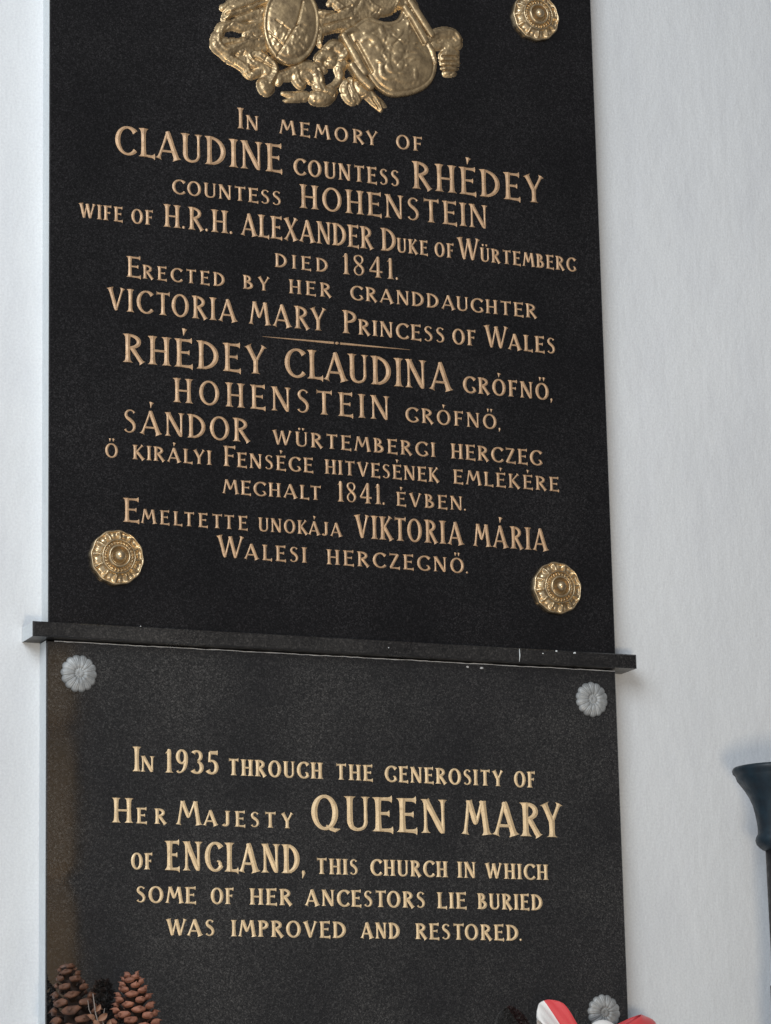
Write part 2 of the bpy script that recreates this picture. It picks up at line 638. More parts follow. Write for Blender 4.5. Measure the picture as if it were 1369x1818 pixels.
        g.path([(.02, -.17, .03), (.05, -.08, .07), (.07, .02, .14), (.06, .1, .1)])
    hat = Glyph(1.0, bold)
    c = b * sx / 2
    if acc == 1:
        hat.path([(c + .03, 1.37, .22), (c + .01, 1.28, .12), (c - .01, 1.13, .03)])
    elif acc == 2:
        for q in (-.12, .13):
            hat.path([(c + q + .02, 1.36, .18), (c + q, 1.27, .1), (c + q - .01, 1.14, .03)])
    elif acc == 3:
        for q in (-.14, .14):
            hat.path([(c + q, 1.27, .16), (c + q, 1.21, .15), (c + q, 1.13, .09)])
    g.st += hat.st
    return g.st


def smooth(P, k=6):
    """Catmull-Rom through (x, y, width) points"""
    out = []
    n = len(P)
    for i in range(n - 1):
        p0, p1, p2, p3 = P[max(i - 1, 0)], P[i], P[i + 1], P[min(i + 2, n - 1)]
        for j in range(k):
            t = j / k
            out.append(tuple(0.5 * (2 * b + (c - a) * t + (2 * a - 5 * b + 4 * c - d) * t * t + (3 * b - a - 3 * c + d) * t ** 3)
                             for a, b, c, d in zip(p0, p1, p2, p3)))
    out.append(tuple(P[-1]))
    return out


def stroke_mesh(pts, h, ox, oz, y0, V, F):
    """low ridged stroke: pts (x, y, w) in cap heights, h = cap height in metres"""
    n = len(pts)
    base = len(V)
    for i, (x, y, w) in enumerate(pts):
        a, b = pts[max(i - 1, 0)], pts[min(i + 1, n - 1)]
        tx, ty = b[0] - a[0], b[1] - a[1]
        L = math.hypot(tx, ty) or 1e-6
        nx, ny = -ty / L, tx / L
        hw = w / 2
        j = 1 + rng.normal(0, 0.015)
        V.append((ox + (x + nx * hw * j) * h, y0 + 0.0002, oz + (y + ny * hw * j) * h))
        V.append((ox + x * h, y0 - 0.0003 - 0.13 * w * h, oz + y * h))
        V.append((ox + (x - nx * hw * j) * h, y0 + 0.0002, oz + (y - ny * hw * j) * h))
    for i in range(n - 1):
        q = base + i * 3
        F.append((q, q + 3, q + 4, q + 1))
        F.append((q + 1, q + 4, q + 5, q + 2))
    F.append((base, base + 1, base + 2))
    q = base + (n - 1) * 3
    F.append((q, q + 2, q + 1))


TIGHT = {('A', 'V'), ('V', 'A'), ('A', 'T'), ('T', 'A'), ('L', 'Y'), ('L', 'T'), ('A', 'Y'), ('W', 'A'), ('Y', '.'), ('R', 'Y'),
         ('L', 'V'), ('T', 'O'), ('K', 'Á'), ('A', 'U'), ('L', 'A'), ('K', 'T'), ('T', 'T')}


def layout_word(text, x0, x1, cap, low, oz_fn, bold, V, F):
    chars = [(c.upper(), cap if (c.isupper() or c.isdigit() or c in '.,' and low == 0) else (low or cap)) for c in text]
    chars = [(c, (low or cap) if c in '.,' and any(k.islower() for k in text) else h) for c, h in chars]
    x0, x1 = x0 + 0.075 * chars[0][1], x1 - 0.07 * chars[-1][1]      # room for the serifs
    W = x1 - x0
    bodies = [BODY[BASE[c][0] if c in BASE else c] * h for c, h in chars]
    gw = []
    for (a, ha), (b, hb) in zip(chars, chars[1:]):
        k = 0.45 if (a, b) in TIGHT else (0.55 if b in '.,' else 1.0)
        gw.append(k * (hb * .55 if hb < ha * .9 else (ha + hb) / 2))
    tot, gt = sum(bodies), sum(gw)
    if gw:
        gap = 0.19 if low == 0 else 0.22
        sx = (W - gap * gt) / tot
        if sx < 0.8:
            gap *= 0.7
            sx = (W - gap * gt) / tot
        sx = min(max(sx, 0.6), 1.14 if low == 0 else (1.22 if low != cap else 1.32))
        gap = (W - sx * tot) / gt
    else:
        sx, gap = W / tot, 0
    x = x0
    for i, (c, h) in enumerate(chars):
        for st in glyph(c, sx if c not in '.,' else 1.0, bold * (1.0 if h > 0.031 else 1.28)):
            stroke_mesh(st, h, x, oz_fn(x), PY, V, F)
        x += bodies[i] * sx + (gap * gw[i] if i < len(gw) else 0)


def inscribe(parent, lines, material, bold):
    for (b0, b1, words) in lines:
        X0, Z0 = at(*b0)
        X1, Z1 = at(*b1)
        sl = (Z1 - Z0) / (X1 - X0)

        def oz(x):
            return Z0 + (x - X0) * sl
        sb = (b1[1] - b0[1]) / (b1[0] - b0[0])
        for (text, ul, ur, cap, low) in words:
            V, F = [], []
            vl, vr = b0[1] + (ul - b0[0]) * sb, b0[1] + (ur - b0[0]) * sb
            xa, xb = at(ul, vl)[0], at(ur, vr)[0]
            um, vm = (ul + ur) / 2, (vl + vr) / 2
            k = at(um, vm - 20)[1] - at(um, vm)[1]
            layout_word(text, xa, xb, cap * k / 20, low * k / 20, oz, bold, V, F)
            mesh_obj('inscribed_word', V, F, material, parent, (xa, PY, oz(xa)))


UP = [
    ((426, 228), (737, 267.4), [('In', 420.5, 460.5, 36, 25), ('memory', 495, 672.5, 24.5, 24.5), ('of', 702, 751.5, 24.5, 24.5)]),
    ((254, 278), (952, 359.8), [('CLAUDINE', 201.5, 504, 49.5, 0), ('countess', 520, 710.7, 28.5, 28.5), ('RHÉDEY', 730.6, 968, 47.5, 0)]),
    ((400.6, 353.8), (859, 405.5), [('countess', 304.3, 500.8, 25, 25), ('HOHENSTEIN', 530.7, 867.8, 41, 0)]),
    ((303.8, 403.5), (1015.5, 481.5), [('wife', 140, 219.3, 25.5, 25.5), ('of', 232.3, 273.5, 25.5, 25.5), ('H.R.H.', 289.4, 415.5, 39.5, 0),
                                       ('ALEXANDER', 426.7, 664.6, 39, 0), ('Duke', 675.3, 761, 39.5, 25), ('of', 771, 807.4, 25, 25),
                                       ('Würtemberg', 811.4, 1024, 38, 24)]),
    ((497, 474.4), (694.4, 495.5), [('died', 487, 584, 23.8, 23.8), ('1841.', 605.8, 710, 37, 0)]),
    ((235.5, 492.4), (944.6, 564.2), [('Erected', 223, 400.6, 36.5, 24), ('by', 430.4, 480.4, 24, 24), ('her', 512, 590, 24.5, 24.5),
                                      ('granddaughter', 620.7, 954.6, 24.5, 24.5)]),
    ((229, 553.5), (953.3, 625), [('VICTORIA', 189, 423, 39.7, 0), ('MARY', 441, 581, 39.5, 0), ('Princess', 606.3, 791.4, 40, 27),
                                  ('of', 802.3, 846.5, 27, 27), ('Wales', 859, 987.6, 38.5, 28)]),
    ((270.6, 647), (800, 694.4), [('RHÉDEY', 216.8, 475.5, 49.7, 0), ('CLAUDINA', 502.8, 805.3, 50, 0), ('grófnő,', 821, 983, 28.5, 28.5)]),
    ((313, 714), (811.8, 756), [('HOHENSTEIN', 306, 693.6, 42, 0), ('grófnő,', 718.6, 891, 25.5, 25.5)]),
    ((282, 772.5), (928.5, 823.8), [('SÁNDOR', 216.8, 446, 41.5, 0), ('würtembergi', 483, 774.3, 25.3, 25.3), ('herczeg', 799.8, 964, 26, 26)]),
    ((372.4, 825.3), (985.6, 871.9), [('ő', 185.4, 211, 24.5, 24.5), ('királyi', 234.6, 376.6, 25, 25), ('Fensége', 394.8, 557.5, 35.5, 25.5),
                                      ('hitvesének', 576, 781.5, 25, 25), ('emlékére', 803.8, 993.8, 24.5, 24.5)]),
    ((418, 877.2), (814, 905.4), [('meghalt', 394.3, 571.6, 24.5, 24.5), ('1841.', 597, 686, 36, 0), ('évben.', 702.8, 829.6, 24, 24)]),
    ((229.6, 926.9), (941, 976), [('Emeltette', 216.7, 441, 42, 24.5), ('unokája', 458, 608.9, 24, 24), ('VIKTORIA', 628.8, 824.7, 40.5, 0),
                                  ('MÁRIA', 839.8, 975, 39, 0)]),
    ((495, 996), (732, 1011.5), [('Walesi', 383.6, 545.6, 38.5, 27), ('herczegnő.', 579, 833.4, 26, 26)]),
]
LOW = [
    ((250, 1369.6), (939.7, 1398), [('In', 235, 275, 43.5, 27.5), ('1935', 290.5, 390, 41.5, 0), ('through', 404.3, 574, 28.5, 28.5), ('the', 595, 663.4, 27.5, 27.5),
                                    ('generosity', 682.5, 895, 27.5, 27.5), ('of', 912.3, 952, 27.5, 27.5)]),
    ((202, 1460), (983, 1486.3), [('Her', 197.4, 296.7, 43.5, 27), ('Majesty', 311.6, 522, 41.5, 27), ('QUEEN', 549.7, 796.3, 60, 0), ('MARY', 819.7, 1001, 59.5, 0)]),
    ((260.7, 1543.5), (965.7, 1562), [('of', 232, 272.4, 28.5, 28.5), ('ENGLAND,', 293, 544, 51, 0), ('this', 560.8, 637, 27.5, 27.5),
                                      ('church', 657, 796, 28, 28), ('in', 812.3, 846, 28, 28), ('which', 861.4, 974.4, 27, 27)]),
    ((339, 1603.8), (932, 1615.3), [('some', 240.4, 349.6, 28.5, 28.5), ('of', 373.5, 416.7, 28, 28), ('her', 442.3, 520, 28.5, 28.5),
                                    ('ancestors', 540.8, 756.4, 28.5, 28.5), ('lie', 775.5, 829.8, 28, 28), ('buried', 847.6, 964.4, 27.5, 27.5)]),
    ((345, 1661.2), (906, 1669.6), [('was', 294.5, 382.7, 29, 29), ('improved', 410, 616, 28.5, 28.5), ('and', 640, 711, 28, 28), ('restored.', 737, 928.4, 27.5, 27.5)]),
]
inscribe(upper, UP, M_GILT, 1.0)
inscribe(lower, LOW, M_GILT2, 1.1)

# dividing rule between the two languages
V, F = [], []
XA, ZA = at(466, 597.3)
XB, ZB = at(728, 621)
XM, ZM = (XA + XB) / 2, (ZA + ZB) / 2
for sgn, (xe, ze) in ((-1, (XA, ZA)), (1, (XB, ZB))):
    pts = []
    for t in (0, .04, .4, .75, 1):
        k = 0.0058 + t * (abs(xe - XM) - 0.0058)
        pts.append((sgn * k, (ze - ZM) * k / abs(xe - XM), 0.0046 - 0.0036 * t))
    stroke_mesh(pts, 1.0, XM, ZM, PY, V, F)
stroke_mesh([(-.004, 0, .0008), (0, 0, .0062), (.004, 0, .0008)], 1.0, XM, ZM, PY, V, F)
mesh_obj('divider_rule', V, F, M_GILT, upper, (XM, PY, ZM))


# ------------------------------------------------------------------ round gilt rosettes
def polar(R, hfun, rfun, nr, na, X, Z):
    V, F = [(X, PY - hfun(0, 0), Z)], []
    for i in range(1, nr + 1):
        for k in range(na):
            a = 2 * math.pi * k / na
            r = i / nr
            rr = R * r * (1 + (rfun(a) - 1) * r ** 3)
            V.append((X + rr * math.cos(a), PY - hfun(r, a), Z + rr * math.sin(a)))
    for k in range(na):
        V.append((X + R * 0.985 * rfun(2 * math.pi * k / na) * math.cos(2 * math.pi * k / na), PY + 0.0005,
                  Z + R * 0.985 * rfun(2 * math.pi * k / na) * math.sin(2 * math.pi * k / na)))
    for k in range(na):
        F.append((0, 1 + k, 1 + (k + 1) % na))
    for i in range(nr):
        for k in range(na):
            k2 = (k + 1) % na
            F.append((1 + i * na + k, 1 + i * na + k2, 1 + (i + 1) * na + k2, 1 + (i + 1) * na + k))
    return V, F


def bumpf(r, c, w):
    q = (r - c) / w
    return max(0.0, 1 - q * q)


RR = 0.0450


def rose_h(r, a):
    h = 0.30 * (1 - r ** 2.2) + 0.10
    h += 0.07 * bumpf(r, .97, .06)
    lobe = 0.5 + 0.5 * math.cos(12 * a)
    if .62 < r < .94:
        t = math.sin((r - .62) / .32 * math.pi)
        h -= 0.12 * t * (1 - lobe ** 3)
        h += 0.05 * t * lobe ** 8
        h += 0.035 * t * bumpf((a * 12 / (2 * math.pi)) % 1, .5, .22)
    h += 0.08 * bumpf(r, .60, .05)
    h -= 0.07 * bumpf(r, .50, .07)
    h += 0.11 * bumpf(r, .37, .075)
    h -= 0.10 * bumpf(r, .25, .07)
    return h * RR


def sphere(c, r, ny=10, nx=16, sq=1.0):
    V, F = [], []
    for i in range(ny + 1):
        p = math.pi * i / ny
        for k in range(nx):
            a = 2 * math.pi * k / nx
            V.append((c[0] + r * math.sin(p) * math.cos(a), c[1] + sq * r * math.cos(p), c[2] + r * math.sin(p) * math.sin(a)))
    for i in range(ny):
        for k in range(nx):
            k2 = (k + 1) % nx
            F.append((i * nx + k, i * nx + k2, (i + 1) * nx + k2, (i + 1) * nx + k))
    return V, F


def make_rosette(X, Z):
    v, f = polar(RR, rose_h, lambda a: 0.985 + 0.015 * math.cos(12 * a), 64, 192, X, Z)
    o = mesh_obj('rosette', v, f, M_ROSE, upper, (X, PY, Z), True)
    bs = []
    for k in range(26):
        a = 2 * math.pi * k / 26
        bs.append(sphere((X + RR * .495 * math.cos(a), PY - rose_h(.495, a) - 0.0004, Z + RR * .495 * math.sin(a)), RR * .045, 6, 8))
    v, f = join(bs)
    mesh_obj('bead_ring', v, f, M_ROSE, o, (X, PY, Z), True)
    v, f = sphere((X, PY - rose_h(.18, 0) - 0.002, Z), RR * .20, 14, 24)
    mesh_obj('centre_boss', v, f, M_ROSE, o, (X, PY, Z), True)
    return o


ro = None
for (u, w, rot) in ((209, 989, 0.1), (990, 1043, 0.9), (952, 29, 0.5)):
    X, Z = at(u - 3, w + 2)
    if ro is None:
        ro = make_rosette(X, Z)
        ro_base = Vector((X, PY, Z))
        r = ro
    else:
        r = ro.copy()
        COL.objects.link(r)
        r.location = ro.location + Vector((X, PY, Z)) - ro_base
        for ch in list(ro.children):
            c = ch.copy()
            COL.objects.link(c)
            c.parent = r
    r.rotation_euler = (0, rot, 0)
    r['group'] = 'gilt rosettes on the black tablet'

# ------------------------------------------------------------------ silver flower bolts on the lower tablet
BR = 0.0300


def bolt_h(r, a):
    p = abs(math.cos(7 * a))
    h = 0.14 + 0.13 * math.sin(min(1, r * 1.05) * math.pi) * (0.62 + 0.38 * p ** .5)
    h += 0.04 * bumpf(r, 0, .2) - 0.05 * bumpf(r, .26, .08)
    h += 0.012 * math.cos(42 * a) * bumpf(r, .65, .35)
    if r > .93:
        h -= 0.12 * (r - .93) / .07
    return h * BR


fb = None
for (u, w, rot) in ((140, 1196, 0.05), (1050.5, 1242, 0.2), (1072, 1798, 0.1)):
    X, Z = at(u, w)
    if fb is None:
        v, f = polar(BR, bolt_h, lambda a: 0.90 + 0.10 * abs(math.cos(7 * a)) ** .6, 22, 168, X, Z)
        fb = mesh_obj('flower_bolt', v, f, M_SILVER, lower, (X, PY, Z), True)
        fb_base = Vector((X, PY, Z))
        r = fb
    else:
        r = fb.copy()
        COL.objects.link(r)
        r.location = fb.location + Vector((X, PY, Z)) - fb_base
    r.rotation_euler = (0, rot, 0)
    r['group'] = 'silver flower bolts on the grey tablet'


# ------------------------------------------------------------------ gilt coat of arms (cast relief)
def hgrid(u0, u1, v0, v1, step):
    us, vs = np.arange(u0, u1 + step, step), np.arange(v0, v1 + step, step)
    return np.meshgrid(us, vs)


def seg_d(U, W, a, b):
    ax, ay, bx, by = a[0], a[1], b[0], b[1]
    dx, dy = bx - ax, by - ay
    L = dx * dx + dy * dy + 1e-9
    t = np.clip(((U - ax) * dx + (W - ay) * dy) / L, 0, 1)
    return np.hypot(U - ax - t * dx, W - ay - t * dy), t


def h_tube(H, U, W, pts, lift=0.0, zs=0.7):
    P = smooth(pts, 5) if len(pts) > 2 else pts
    for a, b in zip(P, P[1:]):
        d, t = seg_d(U, W, a, b)
        r = a[2] + (b[2] - a[2]) * t
        q = r * r - d * d
        h = np.where(q > 0, lift + zs * np.sqrt(np.maximum(q, 0)), 0)
        np.maximum(H, h, out=H)


def h_groove(H, U, W, pts, depth, width):
    for a, b in zip(pts, pts[1:]):
        d, t = seg_d(U, W, a, b)
        H -= np.where(H > 0, depth * np.exp(-(d / width) ** 2), 0)


def poly_sd(U, W, P):
    d = np.full(U.shape, 1e9)
    inside = np.zeros(U.shape, bool)
    n = len(P)
    for i in range(n):
        a, b = P[i], P[(i + 1) % n]
        dd, _ = seg_d(U, W, a, b)
        np.minimum(d, dd, out=d)
        cond = ((a[1] > W) != (b[1] > W))
        with np.errstate(divide='ignore', invalid='ignore'):
            xi = a[0] + (W - a[1]) * (b[0] - a[0]) / (b[1] - a[1] + 1e-12)
        inside ^= cond & (U < xi)
    return np.where(inside, d, -d)


def vnoise(U, W, scale, seed):
    r = np.random.default_rng(seed)
    g = r.normal(size=(80, 120))
    x, y = (U / scale) % 119, (W / scale) % 79
    i, j = x.astype(int), y.astype(int)
    fx, fy = x - i, y - j
    fx, fy = fx * fx * (3 - 2 * fx), fy * fy * (3 - 2 * fy)
    i2, j2 = (i + 1) % 120, (j + 1) % 80
    return (g[j, i] * (1 - fx) + g[j, i2] * fx) * (1 - fy) + (g[j2, i] * (1 - fx) + g[j2, i2] * fx) * fy


def relief(name, H, U, W, parent, material, grain=0.8, seed=1):
    H = H + np.where(H > 0.6, grain * (0.6 * vnoise(U, W + 300, 5.0, seed) + 0.4 * vnoise(U, W + 300, 2.2, seed + 5)), 0)
    keep = H > 0.35
    ny, nx = H.shape
    fk = keep[:-1, :-1] | keep[1:, :-1] | keep[:-1, 1:] | keep[1:, 1:]
    used = np.zeros(H.shape, bool)
    used[:-1, :-1] |= fk
    used[1:, :-1] |= fk
    used[:-1, 1:] |= fk
    used[1:, 1:] |= fk
    idx = -np.ones(H.shape, int)
    idx[used] = np.arange(used.sum())
    V = []
    for j, i in zip(*np.nonzero(used)):
        X, Z = at(U[j, i], W[j, i])
        V.append((X, PY - max(H[j, i], -0.3) * PX, Z))
    F = [(idx[j, i], idx[j, i + 1], idx[j + 1, i + 1], idx[j + 1, i]) for j, i in zip(*np.nonzero(fk))]
    F = [tuple(int(q) for q in t) for t in F]
    c = V[len(V) // 2]
    return mesh_obj(name, V, F, material, parent, (c[0], PY, c[2]), True)


def soften(H, n):
    for _ in range(n):
        for ax in (0, 1):
            H = 0.25 * np.roll(H, 1, ax) + 0.5 * H + 0.25 * np.roll(H, -1, ax)
    return H


U, W = hgrid(372, 826, -70, 206, 1.15)
Hs = np.zeros(U.shape)
TUBES = [
    # upper left leaf folds
    [(400, 34, 7), (412, 18, 11), (440, 8, 12), (480, -6, 11)],
    [(396, 14, 6), (430, -4, 8), (470, -16, 9)],
    [(405, 44, 5), (440, 28, 9), (470, 20, 9)],
    [(388, 66, 8), (393, 50, 9), (412, 45, 9), (434, 50, 8), (464, 42, 8)],
    [(436, 62, 5), (452, 56, 7), (470, 58, 6)],
    # big curl at the far left
    [(384, 64, 8), (384, 80, 11), (398, 92, 10), (416, 86, 10), (440, 76, 12), (468, 74, 10)],
    [(392, 92, 7), (405, 104, 8), (424, 114, 8), (438, 126, 7)],
    [(424, 94, 6), (438, 92, 8), (452, 96, 8), (462, 92, 5)],
    [(440, 100, 6), (446, 112, 8), (462, 116, 9), (474, 128, 9)],
    [(436, 118, 7), (437, 128, 7), (446, 134, 7), (460, 128, 8)],
    [(458, 100, 10), (476, 112, 11), (486, 128, 9), (480, 142, 9), (474, 152, 10)],
    [(468, 150, 12), (472, 160, 11), (478, 158, 9)],
    [(490, 132, 6), (496, 140, 7), (494, 148, 5)],
    [(486, 136, 5), (512, 130, 8), (524, 124, 9)],
    # lower middle scroll
    [(520, 124, 8), (538, 118, 10), (556, 122, 11), (564, 138, 10), (566, 154, 11), (570, 170, 15)],
    [(522, 124, 8), (526, 142, 8), (534, 152, 7), (540, 150, 5)],
    [(532, 138, 5), (544, 138, 6), (552, 146, 5)],
    [(560, 174, 13), (576, 172, 16), (590, 164, 9)],
    [(502, 166, 3), (520, 170, 6), (538, 170, 8), (550, 172, 5)],
    [(504, 180, 2), (522, 177, 5), (542, 173, 7)],
    [(584, 158, 6), (598, 148, 6), (604, 136, 7), (602, 122, 9), (610, 114, 9)],
    # curls between the shields
    [(576, 126, 5), (568, 118, 6), (566, 106, 9), (576, 98, 10), (588, 102, 10), (590, 112, 8), (580, 114, 7)],
    [(580, 90, 8), (592, 82, 11), (604, 88, 12), (610, 100, 10), (602, 110, 8)],
    [(560, 44, 7), (566, 60, 8), (566, 76, 5), (570, 84, 3)],
    [(562, 58, 8), (580, 52, 9), (600, 46, 10), (616, 50, 9)],
    [(566, 24, 6), (584, 28, 8), (606, 30, 9), (622, 22, 8)],
    [(566, 38, 6), (586, 40, 7), (606, 38, 9), (628, 28, 9)],
    [(592, 4, 6), (604, 14, 8), (612, 20, 9), (628, 4, 9), (646, -12, 8)],
    [(584, 8, 4), (592, 0, 6), (606, -8, 7)],
    [(520, 0, 5), (548, -2, 5), (560, 16, 4), (565, 34, 4)],
    # right-hand bar end and tassel
    [(760, 70, 9), (774, 62, 10), (790, 60, 11), (804, 62, 9), (812, 72, 8)],
    [(770, 82, 8), (786, 84, 6), (800, 82, 9), (812, 80, 8)],
    [(788, 100, 9), (796, 94, 10), (806, 96, 9)],
    [(788, 106, 8), (806, 106, 9)],
    [(790, 114, 8), (806, 114, 9)],
    [(791, 122, 8), (805, 122, 8)],
    [(793, 130, 7), (803, 129, 7)],
    # lower-left finial of the big shield
    [(613, 148, 7), (612, 160, 8), (618, 174, 8), (626, 182, 6)],
    [(622, 144, 6), (622, 158, 7), (630, 172, 8), (636, 180, 5)],
    [(634, 150, 8), (642, 162, 11), (652, 166, 10)],
    [(648, 160, 8), (658, 172, 9), (668, 184, 7), (676, 196, 3)],
    [(662, 172, 5), (674, 182, 5), (684, 190, 2)],
    # top drapes of the big shield
    [(640, -20, 9), (652, 6, 9), (672, 20, 9), (694, 16, 9), (706, -2, 8)],
    [(650, -24, 7), (664, -2, 7), (682, 6, 7), (698, -6, 7)],
    [(624, 30, 8), (640, 10, 9), (646, -10, 8)],
    [(710, -16, 7), (720, 0, 8), (730, 8, 9), (738, 18, 6)],
]
FILL = [   # thinner metal joining the scrolls
    [(412, 20, 14), (446, 24, 20), (470, 40, 16)], [(398, 76, 12), (440, 80, 12), (468, 84, 14)], [(440, 66, 8), (462, 64, 14)],
    [(420, 108, 9), (446, 108, 10), (474, 130, 14)], [(472, 140, 12), (474, 158, 12)], [(496, 138, 9), (520, 138, 8)],
    [(540, 128, 14), (562, 146, 13), (572, 166, 16)], [(588, 88, 14), (600, 104, 15)], [(570, 50, 10), (600, 44, 18), (622, 40, 18)],
    [(600, 10, 12), (626, 8, 18), (650, 4, 22), (690, 4, 22), (716, 4, 14)], [(618, 34, 16), (640, 26, 18), (664, 26, 14)],
    [(776, 72, 12), (802, 72, 12)], [(618, 160, 9), (636, 162, 12), (656, 174, 8)], [(590, 156, 5), (606, 132, 7)],
]
for t in FILL:
    h_tube(Hs, U, W, [(a, b, r * .72) for a, b, r in t], 1.5, .25)
for t in TUBES:
    h_tube(Hs, U, W, t)
    if len(t) > 3:      # a finer rib along each scroll
        h_tube(Hs, U, W, [(a + r * .35, b - r * .3, r * .3) for a, b, r in t], t[1][2] * .55, .9)
Hs = soften(Hs, 1)
Hs += np.where(Hs > 2.5, 0.45 * (0.4 - np.abs(vnoise(U + 40, W + 300, 4.5, 21))).clip(-.8, .4), 0)
# crest above the frame
h_tube(Hs, U, W, [(470, -30, 14), (520, -48, 18), (580, -30, 16), (640, -44, 18), (700, -34, 14)])
for (a, b) in (((400, 26), (470, 2)), ((402, 36), (468, 12)), ((400, 80), (462, 66)), ((556, 160), (590, 172)), ((578, 30), (622, 12)),
               ((574, 46), (620, 34)), ((660, 176), (672, 192)), ((452, 104), (482, 122)), ((616, 152), (622, 174))):
    h_groove(Hs, U, W, [a, b], 3.2, 1.6)
for v_ in (101, 110, 118, 126):
    h_groove(Hs, U, W, [(784, v_), (812, v_ + 1)], 4.5, 1.5)
for q in range(150):     # chased veins on the leaves and drapery
    a, b = 388 + 420 * float(rng.random()), -10 + 196 * float(rng.random())
    an, L_ = float(rng.normal(-.5, .7)), 4 + 7 * float(rng.random())
    h_groove(Hs, U, W, [(a, b), (a + L_ * math.cos(an), b + L_ * math.sin(an))], 1.5, 1.1)
arms = relief('coat_of_arms', Hs, U, W, upper, M_BRASS, 0.3, 3)

# oval shield
U, W = hgrid(456, 574, -34, 124, 1.15)
rn = np.hypot((U - 514.5) / 50.0, (W - 44) / 73.5)
Hq = np.where(rn < 1, 8 + 7 * np.maximum(0, 1 - rn ** 2.6), 0)
Hq += np.where(rn < 1, 1.3 * np.exp(-((rn - .95) / .035) ** 2), 0)
Hq -= np.where(rn < .9, 1.0 * np.exp(-((rn - .86) / .03) ** 2), 0)
h_groove(Hq, U, W, [(533, 8), (523, 48), (489, 102)], 3.0, 1.6)
h_groove(Hq, U, W, [(474, 60), (498, 84)], 2.4, 1.3)
h_groove(Hq, U, W, [(486, 40), (508, 58), (500, 74)], 2.0, 1.3)
add = np.zeros(U.shape)
for (a, b, c) in ((502, 66, 5), (538, 46, 6), (530, 66, 5), (520, 76, 5), (536, 60, 5), (510, 94, 6), (522, 88, 4), (542, 74, 5),
                  (494, 58, 4), (486, 72, 4), (528, 92, 3)):
    ang = random.random() * 3.14
    h_tube(add, U, W, [(a - c * math.cos(ang), b - c * math.sin(ang), 2.6), (a, b + 1, 4.2), (a + c * math.cos(ang), b + c * math.sin(ang), 2.6)], 0, .38)
for q in range(34):
    a, b = 530 + rng.normal(0, 9), 66 + rng.normal(0, 17)
    an, L_, r_ = rng.random() * 3.14, 2 + 3 * rng.random(), 1.4 + 1.2 * rng.random()
    h_tube(add, U, W, [(a - L_ * math.cos(an), b - L_ * math.sin(an), r_ * .6), (a, b, r_), (a + L_ * math.cos(an), b + L_ * math.sin(an), r_ * .5)], 0.4, .5)
for q in range(12):
    a, b = 490 + rng.normal(0, 7), 66 + rng.normal(0, 14)
    h_tube(add, U, W, [(a - 2, b + 3, 1.2), (a, b, 2.0), (a + 2, b - 3, 1.0)], 0.4, .5)
h_tube(add, U, W, [(512, 90, 2), (508, 99, 2.2), (516, 101, 2.2), (521, 96, 2)], 0, .6)
add = soften(add, 1)
Hq += np.where(rn < .9, add, 0)
relief('oval_shield', Hq, U, W, arms, M_BRASS, 0.2, 9)

# large tilted shield
U, W = hgrid(596, 784, -4, 180, 1.15)
ctrl = [(611, 62), (630, 44), (652, 32), (680, 40), (704, 36), (716, 14), (724, 14), (742, 44), (758, 74), (768, 86), (773, 104), (773, 124),
        (768, 142), (756, 156), (738, 166), (716, 171), (694, 172), (676, 164), (664, 154), (652, 138), (636, 112), (622, 86)]
cl = ctrl + ctrl[:1]
poly = [q[:2] for q in smooth([(a, b, 0) for a, b in cl], 4)][:-1]
sd = poly_sd(U, W, poly)
Hq = np.where(sd > 0, 6 + 8 * np.minimum(1, np.maximum(sd, 0) / 34) ** .7, 0)
add = np.zeros(U.shape)
CH = [  # raised charges on the field: curling ridges and leaf shapes
    [(640, 76, 2), (650, 70, 3), (662, 76, 3.6), (670, 90, 3)], [(654, 84, 2), (664, 82, 3), (668, 92, 2)],
    [(644, 62, 2.5), (658, 54, 3), (672, 46, 2.5), (690, 50, 2)], [(672, 52, 3), (676, 66, 3), (670, 74, 2)],
    [(684, 60, 2.2), (694, 66, 3.4), (700, 72, 2.2)], [(708, 58, 2.2), (704, 68, 3.4), (700, 74, 2.2)],
    [(684, 80, 3), (694, 76, 4), (706, 78, 4), (716, 72, 3)], [(688, 90, 3), (700, 88, 4), (712, 90, 3)],
    [(696, 94, 3), (702, 102, 4), (694, 108, 3)], [(718, 92, 2.5), (732, 94, 3.6), (744, 100, 2.5)], [(720, 104, 2.5), (736, 106, 3), (748, 104, 2)],
    [(684, 104, 2.5), (684, 122, 3), (692, 130, 3.2), (704, 126, 3), (708, 116, 2.5)], [(672, 118, 2.2), (674, 134, 2.6), (684, 142, 2.6), (698, 140, 2)],
    [(700, 144, 2), (716, 148, 2.6), (730, 146, 2)], [(732, 128, 2), (734, 140, 2.6), (730, 150, 2)],
]
for c in CH:
    h_tube(add, U, W, [(a, b, r * 1.75) for a, b, r in c], 0, .36)
for q in range(46):      # small modelled lumps of the figures
    a, b = 700 + rng.normal(0, 17), 92 + rng.normal(0, 20)
    an, L_, r_ = rng.random() * 3.14, 2 + 4 * rng.random(), 1.6 + 1.4 * rng.random()
    h_tube(add, U, W, [(a - L_ * math.cos(an), b - L_ * math.sin(an), r_ * .6), (a, b, r_), (a + L_ * math.cos(an), b + L_ * math.sin(an), r_ * .5)],
           0.6, .55)
h_groove(add, U, W, [(690, 66), (712, 84)], 2.0, 1.5)
h_groove(add, U, W, [(712, 64), (692, 86)], 2.0, 1.5)
add = soften(add, 1)
Hq += np.where(sd > 6, add, 0)
Hq -= np.where((sd > 3) & (sd < 11), 1.6 * np.exp(-((sd - 7) / 1.6) ** 2), 0)
